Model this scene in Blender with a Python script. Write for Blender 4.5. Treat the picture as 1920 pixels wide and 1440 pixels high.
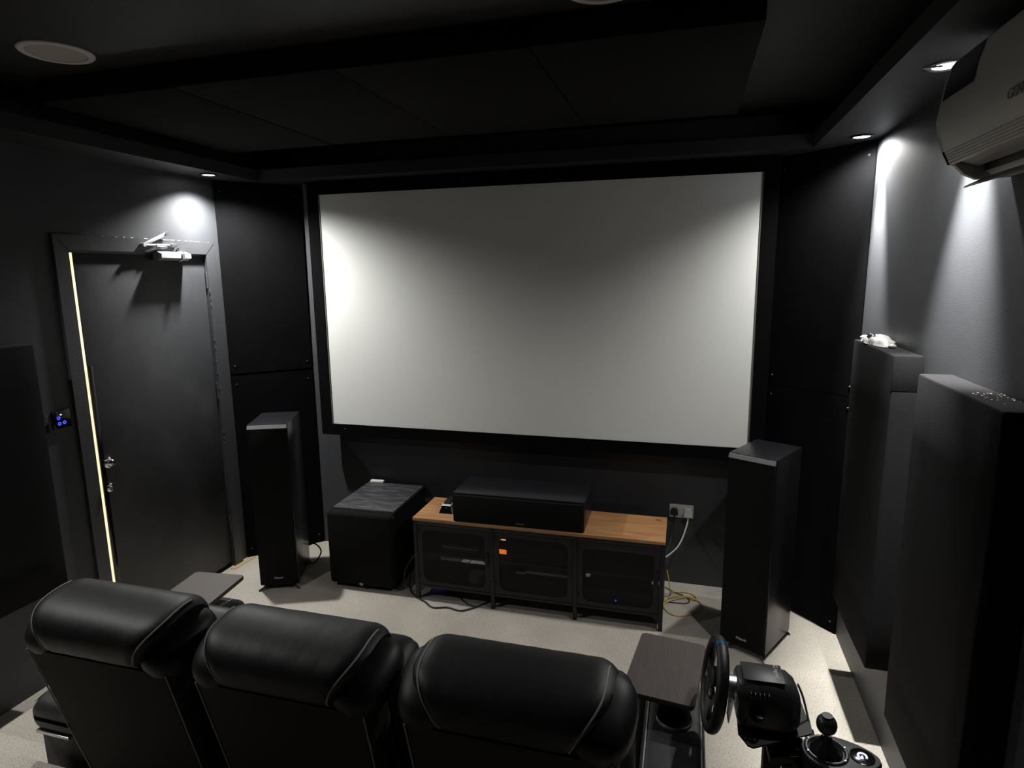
import bpy, bmesh, math, random
from mathutils import Vector, Matrix, noise

# ------------------------------------------------------------------ reset
for o in list(bpy.data.objects): bpy.data.objects.remove(o, do_unlink=True)
sc = bpy.context.scene
COL = sc.collection
random.seed(7)

# ------------------------------------------------------------------ camera
cam = bpy.data.objects.new('camera', bpy.data.cameras.new('camera'))
COL.objects.link(cam)
cam.data.sensor_width = 36.0
cam.data.lens = 1163.84/1920*36.0
cam.data.clip_start = 0.02
YAW, PITCH, ROLL = 0.2772, -0.1761, 0.0121
Rz = Matrix.Rotation(YAW, 3, 'Z'); Rx = Matrix.Rotation(PITCH, 3, 'X'); Ry = Matrix.Rotation(ROLL, 3, 'Y')
Rc = Rz @ Rx @ Ry
right, fwd, up = Rc.col[0], Rc.col[1], Rc.col[2]
m = Matrix((right, up, -fwd)).transposed().to_4x4()
m.translation = Vector((0.9856, -3.8388, 2.001))
cam.matrix_world = m
sc.camera = cam

# ------------------------------------------------------------------ world + exposure
w = bpy.data.worlds.new('world'); sc.world = w; w.use_nodes = True
w.node_tree.nodes['Background'].inputs[0].default_value = (0.5, 0.55, 0.65, 1)
w.node_tree.nodes['Background'].inputs[1].default_value = 0.0
sc.view_settings.view_transform = 'Standard'
sc.view_settings.look = 'None'
sc.view_settings.gamma = 1.0
sc.view_settings.use_curve_mapping = False
sc.view_settings.exposure = 0.12
LAMP_WIDE, LAMP_CORE = 105.0, 130.0   # watts of each lit downlight: wide flood and bright core of its reflector
LAMP_COL = (1.0, 0.985, 0.955)

# ------------------------------------------------------------------ materials
MATS = {}
def mat(name, col, rough=0.6, metal=0.0, spec=0.5, emis=None, estr=0.0, bump=None, vary=None, coat=0.0, sheen=0.0):
    """bump=(scale, strength, detail, stretch)   vary=(scale, col2, lo, hi, stretch)"""
    if name in MATS: return MATS[name]
    m = bpy.data.materials.new(name); m.use_nodes = True
    nt = m.node_tree; b = nt.nodes['Principled BSDF']; L = nt.links
    b.inputs['Base Color'].default_value = (*col, 1)
    b.inputs['Roughness'].default_value = rough
    b.inputs['Metallic'].default_value = metal
    b.inputs['Specular IOR Level'].default_value = spec
    b.inputs['Coat Weight'].default_value = coat
    b.inputs['Sheen Weight'].default_value = sheen
    if emis:
        b.inputs['Emission Color'].default_value = (*emis, 1)
        b.inputs['Emission Strength'].default_value = estr
    tc = nt.nodes.new('ShaderNodeTexCoord')
    def coords(st):
        mp = nt.nodes.new('ShaderNodeMapping'); mp.inputs['Scale'].default_value = st
        L.new(tc.outputs['Object'], mp.inputs[0]); return mp.outputs[0]
    if vary:
        sca, c2, lo, hi, st = vary
        n = nt.nodes.new('ShaderNodeTexNoise'); n.inputs['Scale'].default_value = sca; n.inputs['Detail'].default_value = 5
        L.new(coords(st), n.inputs['Vector'])
        r = nt.nodes.new('ShaderNodeValToRGB'); r.color_ramp.elements[0].position = lo; r.color_ramp.elements[1].position = hi
        r.color_ramp.elements[0].color = (*col, 1); r.color_ramp.elements[1].color = (*c2, 1)
        L.new(n.outputs['Fac'], r.inputs[0]); L.new(r.outputs[0], b.inputs['Base Color'])
    if bump:
        sca, stg, det, st = bump
        n = nt.nodes.new('ShaderNodeTexNoise'); n.inputs['Scale'].default_value = sca; n.inputs['Detail'].default_value = det
        L.new(coords(st), n.inputs['Vector'])
        bp = nt.nodes.new('ShaderNodeBump'); bp.inputs['Strength'].default_value = stg; bp.inputs['Distance'].default_value = 0.01
        L.new(n.outputs['Fac'], bp.inputs['Height']); L.new(bp.outputs[0], b.inputs['Normal'])
    MATS[name] = m
    return m
U = (1, 1, 1)
mat('wall_paint', (0.054, 0.0565, 0.062), 0.5, spec=0.35, bump=(220, 0.06, 2, U), vary=(3.0, (0.066, 0.069, 0.075), 0.45, 0.75, U))
mat('ceiling_paint', (0.019, 0.0195, 0.021), 0.6, bump=(150, 0.05, 2, U))
mat('door_paint', (0.034, 0.0355, 0.039), 0.5, bump=(60, 0.05, 4, (1, 1, 0.25)), vary=(4.5, (0.055, 0.0565, 0.061), 0.48, 0.78, (1, 1, 0.8)))
mat('trim_paint', (0.06, 0.062, 0.067), 0.38, bump=(90, 0.08, 3, U))
mat('panel_fabric', (0.003, 0.0031, 0.0035), 0.95, spec=0.06, bump=(500, 0.15, 2, U), vary=(6, (0.004, 0.004, 0.0045), 0.4, 0.7, U))
mat('side_panel_fabric', (0.011, 0.0107, 0.0113), 0.9, spec=0.12, bump=(450, 0.2, 2, U), vary=(300, (0.017, 0.0165, 0.017), 0.55, 0.8, U))
mat('cloud_fabric', (0.014, 0.014, 0.013), 0.95, spec=0.1, bump=(400, 0.1, 2, U))
mat('velvet', (0.003, 0.003, 0.0035), 0.95, spec=0.05)
mat('screen_cloth', (0.78, 0.79, 0.76), 0.8, spec=0.2)
mat('screen_edge', (0.10, 0.10, 0.09), 0.7)
mat('metal_black', (0.0085, 0.0085, 0.0105), 0.5, metal=0.0, spec=0.4, bump=(600, 0.05, 2, U))
mat('plastic_black', (0.012, 0.012, 0.013), 0.42)
mat('plastic_satin', (0.028, 0.028, 0.03), 0.34)
mat('gloss_black', (0.006, 0.006, 0.008), 0.12)
mat('vinyl_black', (0.011, 0.011, 0.013), 0.27, bump=(120, 0.04, 4, (1, 1, 0.05)))
mat('ash_black', (0.035, 0.036, 0.04), 0.45, bump=(26, 0.9, 6, (0.35, 1.6, 1)), vary=(26, (0.075, 0.077, 0.084), 0.45, 0.62, (0.35, 1.6, 1)))
mat('grille_cloth', (0.006, 0.006, 0.006), 0.9, spec=0.15, bump=(900, 0.2, 1, U))
mat('silver', (0.62, 0.62, 0.64), 0.32, metal=1.0)
mat('closer_silver', (0.55, 0.56, 0.58), 0.42, metal=0.35)
mat('chrome', (0.75, 0.75, 0.77), 0.12, metal=1.0)
mat('white_plastic', (0.72, 0.71, 0.69), 0.4)
mat('ac_white', (0.62, 0.60, 0.57), 0.4)
mat('ac_grey', (0.42, 0.40, 0.38), 0.45)
mat('ac_dark', (0.03, 0.03, 0.033), 0.5)
mat('ac_display', (0.006, 0.009, 0.018), 0.15)
mat('ac_logo', (0.38, 0.37, 0.36), 0.4)
mat('grey_white', (0.72, 0.69, 0.66), 0.6)
mat('speaker_grille', (0.52, 0.49, 0.43), 0.7, bump=(900, 0.3, 1, U))
mat('leather', (0.010, 0.0105, 0.011), 0.5, spec=0.45, bump=(9, 0.14, 4, (2.4, 1, 1)))
mat('leather_arm', (0.028, 0.0295, 0.031), 0.5, spec=0.5, bump=(40, 0.12, 5, U))
mat('sofa_back_cloth', (0.034, 0.0325, 0.030), 0.8, spec=0.25, bump=(240, 0.12, 3, U))
mat('piping', (0.34, 0.34, 0.33), 0.6)
mat('tray_wood', (0.058, 0.045, 0.039), 0.55, bump=(30, 0.15, 5, (9, 0.8, 1)), vary=(9, (0.072, 0.056, 0.049), 0.4, 0.7, (6, 0.7, 1)))
mat('grille_trim', (0.16, 0.16, 0.165), 0.35)
mat('wheel_plastic', (0.045, 0.045, 0.047), 0.36)
mat('rubber', (0.014, 0.014, 0.015), 0.6)
mat('leather_rim', (0.013, 0.013, 0.014), 0.45, bump=(250, 0.15, 3, U))
mat('blue_mark', (0.012, 0.07, 0.19), 0.25)
mat('print_white', (0.6, 0.6, 0.6), 0.5)
mat('print_grey', (0.25, 0.25, 0.25), 0.5)
mat('shifter_grey', (0.11, 0.112, 0.118), 0.5)
mat('cable_black', (0.008, 0.008, 0.009), 0.5)
mat('cable_white', (0.55, 0.54, 0.51), 0.5)
mat('cable_grey', (0.25, 0.25, 0.24), 0.5)
mat('cable_yellow', (0.62, 0.42, 0.10), 0.45)
mat('underlay', (0.45, 0.33, 0.18), 0.9, bump=(90, 0.6, 4, U))
mat('bag_film', (0.42, 0.42, 0.40), 0.45, bump=(35, 0.5, 5, U))
mat('glow_lamp', (1, 1, 1), 0.5, emis=(1, 0.98, 1.0), estr=18.0)
mat('glow_gap', (1, 0.9, 0.7), 0.5, emis=(1.0, 0.78, 0.42), estr=1.35)
mat('glow_orange', (0.3, 0.08, 0.01), 0.5, emis=(1.0, 0.24, 0.03), estr=1.5)
mat('glow_amber', (0.3, 0.08, 0.01), 0.5, emis=(1.0, 0.55, 0.32), estr=1.6)
mat('glow_blue', (0.02, 0.03, 0.4), 0.5, emis=(0.05, 0.07, 1.0), estr=1.3)
mat('glow_white', (0.5, 0.5, 0.6), 0.5, emis=(0.8, 0.8, 1.0), estr=0.9)
mat('glow_violet', (0.1, 0.06, 0.4), 0.5, emis=(0.18, 0.14, 0.65), estr=0.5)

def wood_material():
    m = bpy.data.materials.new('pine_wood'); m.use_nodes = True
    nt = m.node_tree; b = nt.nodes['Principled BSDF']; L = nt.links
    b.inputs['Roughness'].default_value = 0.5
    tc = nt.nodes.new('ShaderNodeTexCoord'); mp = nt.nodes.new('ShaderNodeMapping')
    mp.inputs['Scale'].default_value = (1.1, 9, 9)
    L.new(tc.outputs['Object'], mp.inputs[0])
    n = nt.nodes.new('ShaderNodeTexNoise'); n.inputs['Scale'].default_value = 3.0; n.inputs['Detail'].default_value = 6; n.inputs['Distortion'].default_value = 0.6
    L.new(mp.outputs[0], n.inputs['Vector'])
    r = nt.nodes.new('ShaderNodeValToRGB')
    r.color_ramp.elements[0].position = 0.3; r.color_ramp.elements[0].color = (0.30, 0.135, 0.05, 1)
    r.color_ramp.elements[1].position = 0.72; r.color_ramp.elements[1].color = (0.47, 0.25, 0.11, 1)
    L.new(n.outputs['Fac'], r.inputs[0])
    # knots
    v = nt.nodes.new('ShaderNodeTexVoronoi'); v.inputs['Scale'].default_value = 4.2
    mp2 = nt.nodes.new('ShaderNodeMapping'); mp2.inputs['Scale'].default_value = (0.7, 1.5, 1)
    L.new(tc.outputs['Object'], mp2.inputs[0]); L.new(mp2.outputs[0], v.inputs['Vector'])
    kr = nt.nodes.new('ShaderNodeValToRGB'); kr.color_ramp.elements[0].position = 0.04; kr.color_ramp.elements[1].position = 0.09
    kr.color_ramp.elements[0].color = (1, 1, 1, 1); kr.color_ramp.elements[1].color = (0, 0, 0, 1)
    L.new(v.outputs['Distance'], kr.inputs[0])
    mx = nt.nodes.new('ShaderNodeMix'); mx.data_type = 'RGBA'
    L.new(kr.outputs[0], mx.inputs['Factor']); L.new(r.outputs[0], mx.inputs['A']); mx.inputs['B'].default_value = (0.10, 0.045, 0.018, 1)
    L.new(mx.outputs['Result'], b.inputs['Base Color'])
    MATS['pine_wood'] = m
wood_material()

def carpet_material():
    m = bpy.data.materials.new('carpet'); m.use_nodes = True
    nt = m.node_tree; b = nt.nodes['Principled BSDF']; L = nt.links
    b.inputs['Roughness'].default_value = 0.95; b.inputs['Specular IOR Level'].default_value = 0.1
    b.inputs['Sheen Weight'].default_value = 0.1
    tc = nt.nodes.new('ShaderNodeTexCoord')
    n1 = nt.nodes.new('ShaderNodeTexNoise'); n1.inputs['Scale'].default_value = 170; n1.inputs['Detail'].default_value = 3; n1.inputs['Roughness'].default_value = 0.7
    L.new(tc.outputs['Object'], n1.inputs['Vector'])
    r1 = nt.nodes.new('ShaderNodeValToRGB')
    e = r1.color_ramp.elements
    e[0].position = 0.30; e[0].color = (0.16, 0.142, 0.118, 1)
    e[1].position = 0.66; e[1].color = (0.55, 0.51, 0.445, 1)
    k = r1.color_ramp.elements.new(0.46); k.color = (0.46, 0.425, 0.368, 1)
    L.new(n1.outputs['Fac'], r1.inputs[0])
    n2 = nt.nodes.new('ShaderNodeTexNoise'); n2.inputs['Scale'].default_value = 2.6; n2.inputs['Detail'].default_value = 5
    L.new(tc.outputs['Object'], n2.inputs['Vector'])
    r2 = nt.nodes.new('ShaderNodeValToRGB'); r2.color_ramp.elements[0].position = 0.35; r2.color_ramp.elements[1].position = 0.7
    r2.color_ramp.elements[0].color = (0.84, 0.84, 0.84, 1); r2.color_ramp.elements[1].color = (1.05, 1.05, 1.05, 1)
    L.new(n2.outputs['Fac'], r2.inputs[0])
    mx = nt.nodes.new('ShaderNodeMix'); mx.data_type = 'RGBA'; mx.blend_type = 'MULTIPLY'; mx.inputs['Factor'].default_value = 1.0
    L.new(r1.outputs[0], mx.inputs['A']); L.new(r2.outputs[0], mx.inputs['B'])
    L.new(mx.outputs['Result'], b.inputs['Base Color'])
    bp = nt.nodes.new('ShaderNodeBump'); bp.inputs['Strength'].default_value = 0.45; bp.inputs['Distance'].default_value = 0.006
    L.new(n1.outputs['Fac'], bp.inputs['Height']); L.new(bp.outputs[0], b.inputs['Normal'])
    MATS['carpet'] = m
carpet_material()

# ------------------------------------------------------------------ mesh helpers
class MB:
    """collects shapes; build() links them as ONE mesh object"""
    def __init__(s): s.bm = bmesh.new()
    def box(s, lo, hi, bevel=0.0, seg=2, M=None):
        x0, y0, z0 = lo; x1, y1, z1 = hi
        vs = [s.bm.verts.new((x, y, z)) for x in (x0, x1) for y in (y0, y1) for z in (z0, z1)]
        f = [(0, 1, 3, 2), (4, 6, 7, 5), (0, 4, 5, 1), (2, 3, 7, 6), (0, 2, 6, 4), (1, 5, 7, 3)]
        fs = [s.bm.faces.new([vs[i] for i in q]) for q in f]
        geo = vs
        if bevel > 0:
            es = list({e for q in fs for e in q.edges})
            r = bmesh.ops.bevel(s.bm, geom=es, offset=bevel, segments=seg, profile=0.5, affect='EDGES')
            geo = list({v for fa in r['faces'] for v in fa.verts} | {v for fa in fs if fa.is_valid for v in fa.verts})
        if M is not None: bmesh.ops.transform(s.bm, matrix=M, verts=[v for v in geo if v.is_valid])
        return s
    def rings(s, rings, closed=True, cap=True):
        R = [[s.bm.verts.new(p) for p in r] for r in rings]
        n = len(R[0])
        for a, b in zip(R, R[1:]):
            for i in range(n if closed else n-1):
                j = (i+1) % n
                s.bm.faces.new((a[i], a[j], b[j], b[i]))
        if cap:
            try:
                s.bm.faces.new(R[0][::-1]); s.bm.faces.new(R[-1])
            except ValueError: pass
        return s
    def cyl(s, p0, p1, r0, r1=None, seg=20, cap=True):
        r1 = r0 if r1 is None else r1
        p0, p1 = Vector(p0), Vector(p1); d = (p1-p0).normalized()
        a = d.orthogonal().normalized(); b = d.cross(a)
        c = lambda p, r: [p + a*(r*math.cos(t)) + b*(r*math.sin(t)) for t in [2*math.pi*i/seg for i in range(seg)]]
        return s.rings([c(p0, r0), c(p1, r1)], cap=cap)
    def tube(s, pts, r, seg=8, smooth=True, res=6):
        pts = [Vector(p) for p in pts]
        if smooth and len(pts) > 2: pts = catmull(pts, res)
        R = []; a = None
        for i, p in enumerate(pts):
            d = (pts[min(i+1, len(pts)-1)] - pts[max(i-1, 0)]).normalized()
            if a is None: a = d.orthogonal().normalized()
            else:
                a = (a - d*a.dot(d)); a = a.normalized() if a.length > 1e-6 else d.orthogonal().normalized()
            b = d.cross(a)
            R.append([p + a*(r*math.cos(t)) + b*(r*math.sin(t)) for t in [2*math.pi*k/seg for k in range(seg)]])
        return s.rings(R)
    def lathe(s, prof, origin=(0, 0, 0), axis=(0, 0, 1), seg=28):
        """prof = [(radius, height)...] around axis through origin"""
        d = Vector(axis).normalized(); a = d.orthogonal().normalized(); b = d.cross(a); o = Vector(origin)
        R = [[o + d*h + a*(max(r, 1e-4)*math.cos(t)) + b*(max(r, 1e-4)*math.sin(t)) for t in [2*math.pi*k/seg for k in range(seg)]] for r, h in prof]
        return s.rings(R)
    def torus(s, c, axis, R, r, seg=48, seg2=14, sx=1.0):
        d = Vector(axis).normalized(); a = d.orthogonal().normalized(); b = d.cross(a); c = Vector(c)
        G = []
        for i in range(seg):
            t = 2*math.pi*i/seg; e = a*math.cos(t)+b*math.sin(t)
            G.append([s.bm.verts.new(c + e*(R + r*math.cos(u)) + d*(r*sx*math.sin(u))) for u in [2*math.pi*k/seg2 for k in range(seg2)]])
        for i in range(seg):
            for k in range(seg2):
                s.bm.faces.new((G[i][k], G[(i+1) % seg][k], G[(i+1) % seg][(k+1) % seg2], G[i][(k+1) % seg2]))
        return s
    def prism(s, poly, d):
        """poly: list of 3D points, extruded along vector d"""
        d = Vector(d)
        return s.rings([[Vector(p) for p in poly], [Vector(p)+d for p in poly]])
    def plate_hole(s, outer, inner, d):
        """ring plate between two loops with equal vertex counts, extruded by d"""
        d = Vector(d); n = len(outer)
        lo = [[s.bm.verts.new(Vector(p)) for p in L] for L in (outer, inner)]
        hi = [[s.bm.verts.new(Vector(p)+d) for p in L] for L in (outer, inner)]
        for i in range(n):
            j = (i+1) % n
            s.bm.faces.new((lo[0][i], lo[0][j], lo[1][j], lo[1][i]))
            s.bm.faces.new((hi[0][i], hi[1][i], hi[1][j], hi[0][j]))
            s.bm.faces.new((lo[0][i], hi[0][i], hi[0][j], lo[0][j]))
            s.bm.faces.new((lo[1][i], lo[1][j], hi[1][j], hi[1][i]))
        return s
    def ellipsoid(s, c, r, M=None, seg=24, rng=14, n=2.0):
        c = Vector(c); R = []
        sp = lambda v, e: math.copysign(abs(v)**e, v)
        for i in range(rng+1):
            ph = -math.pi/2 + math.pi*i/rng
            ring = []
            for k in range(seg):
                th = 2*math.pi*k/seg; e = 2.0/n
                cp = max(sp(math.cos(ph), e), 1e-3)
                p = Vector((r[0]*cp*sp(math.cos(th), e), r[1]*cp*sp(math.sin(th), e), r[2]*sp(math.sin(ph), e)))
                ring.append(c + (M @ p if M else p))
            R.append(ring)
        return s.rings(R)
    def build(s, name, material, parent=None, smooth=True, angle=35, recalc=True):
        if recalc: bmesh.ops.recalc_face_normals(s.bm, faces=s.bm.faces)
        me = bpy.data.meshes.new(name); s.bm.to_mesh(me); s.bm.free()
        me.materials.append(MATS[material])
        if smooth:
            me.polygons.foreach_set('use_smooth', [True]*len(me.polygons))
            me.set_sharp_from_angle(angle=math.radians(angle))
        o = bpy.data.objects.new(name, me); COL.objects.link(o)
        if parent: o.parent = parent
        return o
def catmull(P, res):
    out = []
    for i in range(len(P)-1):
        p0, p1, p2, p3 = P[max(i-1, 0)], P[i], P[i+1], P[min(i+2, len(P)-1)]
        for k in range(res):
            t = k/res
            out.append(0.5*((2*p1) + (p2-p0)*t + (2*p0-5*p1+4*p2-p3)*t*t + (3*p1-p0-3*p2+p3)*t**3))
    out.append(P[-1]); return out
def rrect(x0, x1, z0, z1, r, n=5):
    """rounded rectangle loop in 2D"""
    pts = []
    for cx, cz, a0 in ((x1-r, z1-r, 0), (x0+r, z1-r, 90), (x0+r, z0+r, 180), (x1-r, z0+r, 270)):
        for k in range(n+1):
            a = math.radians(a0+90*k/n); pts.append((cx+r*math.cos(a), cz+r*math.sin(a)))
    return pts
def tag(o, label=None, cat=None, group=None, kind=None):
    if label: o['label'] = label
    if cat: o['category'] = cat
    if group: o['group'] = group
    if kind: o['kind'] = kind
    return o
def thing(name, label, cat, loc=(0, 0, 0), rz=0.0, group=None, kind=None):
    o = bpy.data.objects.new(name, None); COL.objects.link(o)
    o.empty_display_size = 0.1
    o.location = loc; o.rotation_euler = (0, 0, rz)
    return tag(o, label, cat, group, kind)
def struct(name, mb, m, parent=None, label=None, **k):
    o = mb.build(name, m, parent, **k); tag(o, label, None, None, 'structure' if parent is None else None); return o
def text(name, s, size, m, parent, M, extrude=0.0006, align='CENTER', shear=0.0):
    cu = bpy.data.curves.new(name, 'FONT'); cu.body = s; cu.size = size; cu.extrude = extrude
    cu.align_x = align; cu.align_y = 'CENTER'; cu.shear = shear; cu.resolution_u = 3
    t = bpy.data.objects.new(name, cu); COL.objects.link(t)
    me = bpy.data.meshes.new_from_object(t); bpy.data.objects.remove(t, do_unlink=True)
    me.name = name; me.transform(M); me.materials.clear(); me.materials.append(MATS[m])
    o = bpy.data.objects.new(name, me); COL.objects.link(o); o.parent = parent
    return o
def basis(origin, ex, ey):
    ex = Vector(ex).normalized(); ez = ex.cross(Vector(ey)).normalized(); ey = ez.cross(ex)
    M = Matrix((ex, ey, ez)).transposed().to_4x4(); M.translation = Vector(origin); return M

# ================================================================== ROOM
XL, XR, YF, YB = -2.03, 1.84, 0.075, -4.7
ZC, ZS, ZLIP = 2.85, 2.62, 2.69           # raised ceiling, soffit underside, top of soffit lip
struct('floor', MB().box((XL-.1, YB-.1, -.06), (XR+.1, YF+.1, 0)), 'carpet', label='light beige speckled carpet floor', smooth=False)
struct('floor_riser', MB().box((XL, YB, 0), (XR, -2.50, .40), .012), 'carpet', label='carpeted riser platform behind the sofa')
struct('floor_step', MB().box((XL, -2.50, 0), (-1.16, -2.262, .20), .012), 'carpet', label='low carpeted step beside the sofa leading up to the riser')
struct('ceiling', MB().box((XL-.1, YB-.1, ZC), (XR+.1, YF+.1, ZC+.08)), 'ceiling_paint', label='raised black painted ceiling', smooth=False)
struct('wall_front', MB().box((XL-.1, YF, 0), (XR+.1, YF+.1, ZC)), 'wall_paint', label='dark charcoal wall behind the projector screen', smooth=False)
struct('wall_right', MB().box((XR, YB, 0), (XR+.1, YF, ZC)), 'wall_paint', label='dark charcoal right wall lit by downlights', smooth=False)
struct('wall_back', MB().box((XL-.1, YB-.1, 0), (XR+.1, YB, ZC)), 'wall_paint', smooth=False)
DY0, DY1, DZ = -1.385, -0.452, 2.145      # door opening
struct('wall_left', MB().box((XL-.1, YB, 0), (XL, DY0, ZC)).box((XL-.1, DY1, 0), (XL, YF, ZC)).box((XL-.1, DY0, DZ), (XL, DY1, ZC)),
       'wall_paint', label='dark charcoal left wall with the door', smooth=False)
XIL, XIR, YIF = -1.775, 1.572, -0.195     # inner faces of the soffit lip
struct('trim_1', MB().box((XL, YB, ZS), (XIL-.02, YF, ZS+.02)).box((XIL-.02, YB, ZS), (XIL, YF, ZLIP)), 'ceiling_paint', label='left ceiling soffit with raised lip', smooth=False)
struct('trim_2', MB().box((XIR+.02, YB, ZS), (XR, YF, ZS+.02)).box((XIR, YB, ZS), (XIR+.02, YF, ZLIP)), 'ceiling_paint', label='right ceiling soffit with raised lip', smooth=False)
struct('trim_3', MB().box((XIL, YIF+.02, ZS), (XIR, YF, ZS+.02)).box((XIL, YIF, ZS), (XIR, YIF+.02, ZLIP)), 'ceiling_paint', label='front ceiling soffit above the screen', smooth=False)

# ---- door
door = thing('door_1', 'dark grey flush door in a painted frame', None, (XL, 0, 0), kind='structure')
leaf = MB().box((-.044, DY0+.034, .035), (-.004, DY1-.004, DZ-.012), .003).build('door_leaf', 'door_paint', door)
MB().box((-.07, DY0+.001, .0), (-.03, DY1-.001, .034), .002).build('threshold', 'trim_paint', door)
MB().box((-.004, DY0+.034, .035), (.0005, DY0+.062, 1.55), .001).build('edge_strip', 'gloss_black', door)
MB().box((-.010, DY0+.019, .036), (-.005, DY0+.033, DZ-.013)).build('glowing_gap', 'glow_gap', door)['label'] = 'warm light shining through the narrow gap along the door edge'
for k, (a, b) in enumerate(((DY0-.075, DY0), (DY1, DY1+.075))):
    y0, y1 = a, b
    inn = y1 if k == 0 else y0; out = y0 if k == 0 else y1
    P = [(0, inn, 0), (0, out, 0), (0, out, DZ+.075), (0, inn, DZ)]
    MB().prism(P, (.018, 0, 0)).build('frame_jamb', 'trim_paint', door)
P = [(0, DY0, DZ), (0, DY1, DZ), (0, DY1+.075, DZ+.075), (0, DY0-.075, DZ+.075)]
MB().prism(P, (.020, 0, 0)).build('frame_head', 'trim_paint', door)
MB().box((-.1, DY0, DZ-.012), (0.0, DY1, DZ)).build('frame_lining', 'trim_paint', door)
for z in (1.93, 1.20, .26):
    h = MB()
    for q in range(5): h.cyl((.004, DY1+.001, z+q*.022), (.004, DY1+.001, z+q*.022+.02), .007, seg=12)
    h.build('hinge', 'trim_paint', door)
# chipped paint along the hinge edge
cp = MB(); rr = random.Random(3)
for i in range(60):
    z = rr.uniform(.1, 2.1); y = DY1+rr.uniform(-.006, .004); s = rr.uniform(.002, .005)
    cp.ellipsoid((.0185 if y > DY1 else -.02, y, z), (.003, s, s*rr.uniform(1, 5)), seg=6, rng=4)
o = cp.build('paint_drips', 'trim_paint', door); o['kind'] = 'stuff'
cp = MB()
for i in range(46):
    y = rr.uniform(DY0-.06, DY1+.06); s = rr.uniform(.003, .008)
    cp.ellipsoid((.008+rr.uniform(0, .008), y, DZ+.076), (.006, s*1.8, s*.6), seg=6, rng=4)
o = cp.build('filler_bead', 'trim_paint', door); o['kind'] = 'stuff'
lk = MB().lathe([(.0, .0), (.030, 0), (.030, .005), (.024, .009), (.018, .010), (.017, .030), (.019, .034), (.015, .040), (0, .041)], (-.004, -1.302, 1.012), (1, 0, 0)).build('lock_knob', 'chrome', door)
MB().box((.0365, -1.3045, 1.004), (.0375, -1.2995, 1.020)).build('key_slot', 'plastic_black', lk)
lk = MB().lathe([(0, 0), (.024, 0), (.024, .006), (.019, .010), (.010, .011), (0, .011)], (-.004, -1.312, .873), (1, 0, 0)).build('lock_rose', 'chrome', door)
MB().lathe([(0, .011), (.010, .011), (.009, .018), (0, .019)], (-.004, -1.312, .873), (1, 0, 0)).build('key_cylinder', 'silver', lk)

dc = thing('door_closer', 'silver hydraulic door closer with folded arm at the top of the door', 'door closer', (XL, 0, 0))
hexp = [(-.004, -.852, 2.105), (-.004, -.852, 2.148), (.030, -.852, 2.153), (.062, -.852, 2.140), (.062, -.852, 2.116), (.030, -.852, 2.102)]
MB().prism(hexp, (0, .226, 0)).build('closer_body', 'closer_silver', dc, angle=25)
MB().prism([(p[0]+(.005 if p[0] > 0 else 0), -.700, p[2]+(.005 if p[2] > 2.125 else -.005)) for p in hexp], (0, .020, 0)).build('closer_band', 'silver', dc, angle=25)
MB().cyl((.030, -.690, 2.148), (.030, -.690, 2.176), .008).build('spindle', 'silver', dc)
MB().box((.018, -.750, 2.180), (.040, -.705, 2.200), .003).build('arm_bracket', 'silver', dc)
M = basis((.034, -.945, 2.186), Vector((0, .170, .070)), (1, 0, 0))
MB().box((-.006, -.008, -.008), (.186, .006, .008), .002, M=M).cyl((.022, -.945, 2.186), (.046, -.945, 2.186), .011).build('closer_arm', 'closer_silver', dc)
MB().tube([(.040, -.945, 2.186), (.036, -.83, 2.188), (.030, -.735, 2.190)], .0055, smooth=False).cyl((.038, -.86, 2.187), (.034, -.79, 2.1885), .008).build('closer_rod', 'silver', dc)
MB().cyl((.020, -.775, 2.256), (.048, -.775, 2.256), .011).build('pivot_bolt', 'silver', dc)

# ---- wall switches
kp = thing('touch_switch', 'black glass touch switch with glowing blue rings by the door', 'light switch', (XL, -1.532, 1.308))
MB().box((0, -.046, -.046), (.009, .046, .046), .002).build('plate', 'gloss_black', kp)
for dy, dz in ((-.017, .009), (-.016, -.020), (.010, -.018)):
    MB().torus((.0095, dy, dz), (1, 0, 0), .0065, .0026, 20, 8).build('indicator_ring', 'glow_blue', kp)
MB().ellipsoid((.0095, -.004, .024), (.001, .006, .0035), seg=10, rng=6).build('indicator_light', 'glow_white', kp)
kp = thing('wall_dimmer', 'narrow black wall dimmer plate left of the blue touch switch', 'light switch', (XL, -1.625, 1.300))
MB().box((0, -.024, -.046), (.008, .024, .046), .002).build('plate', 'gloss_black', kp)
MB().lathe([(0, 0), (.010, 0), (.009, .008), (0, .009)], (.008, 0, 0), (1, 0, 0)).build('dial', 'plastic_satin', kp)

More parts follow.
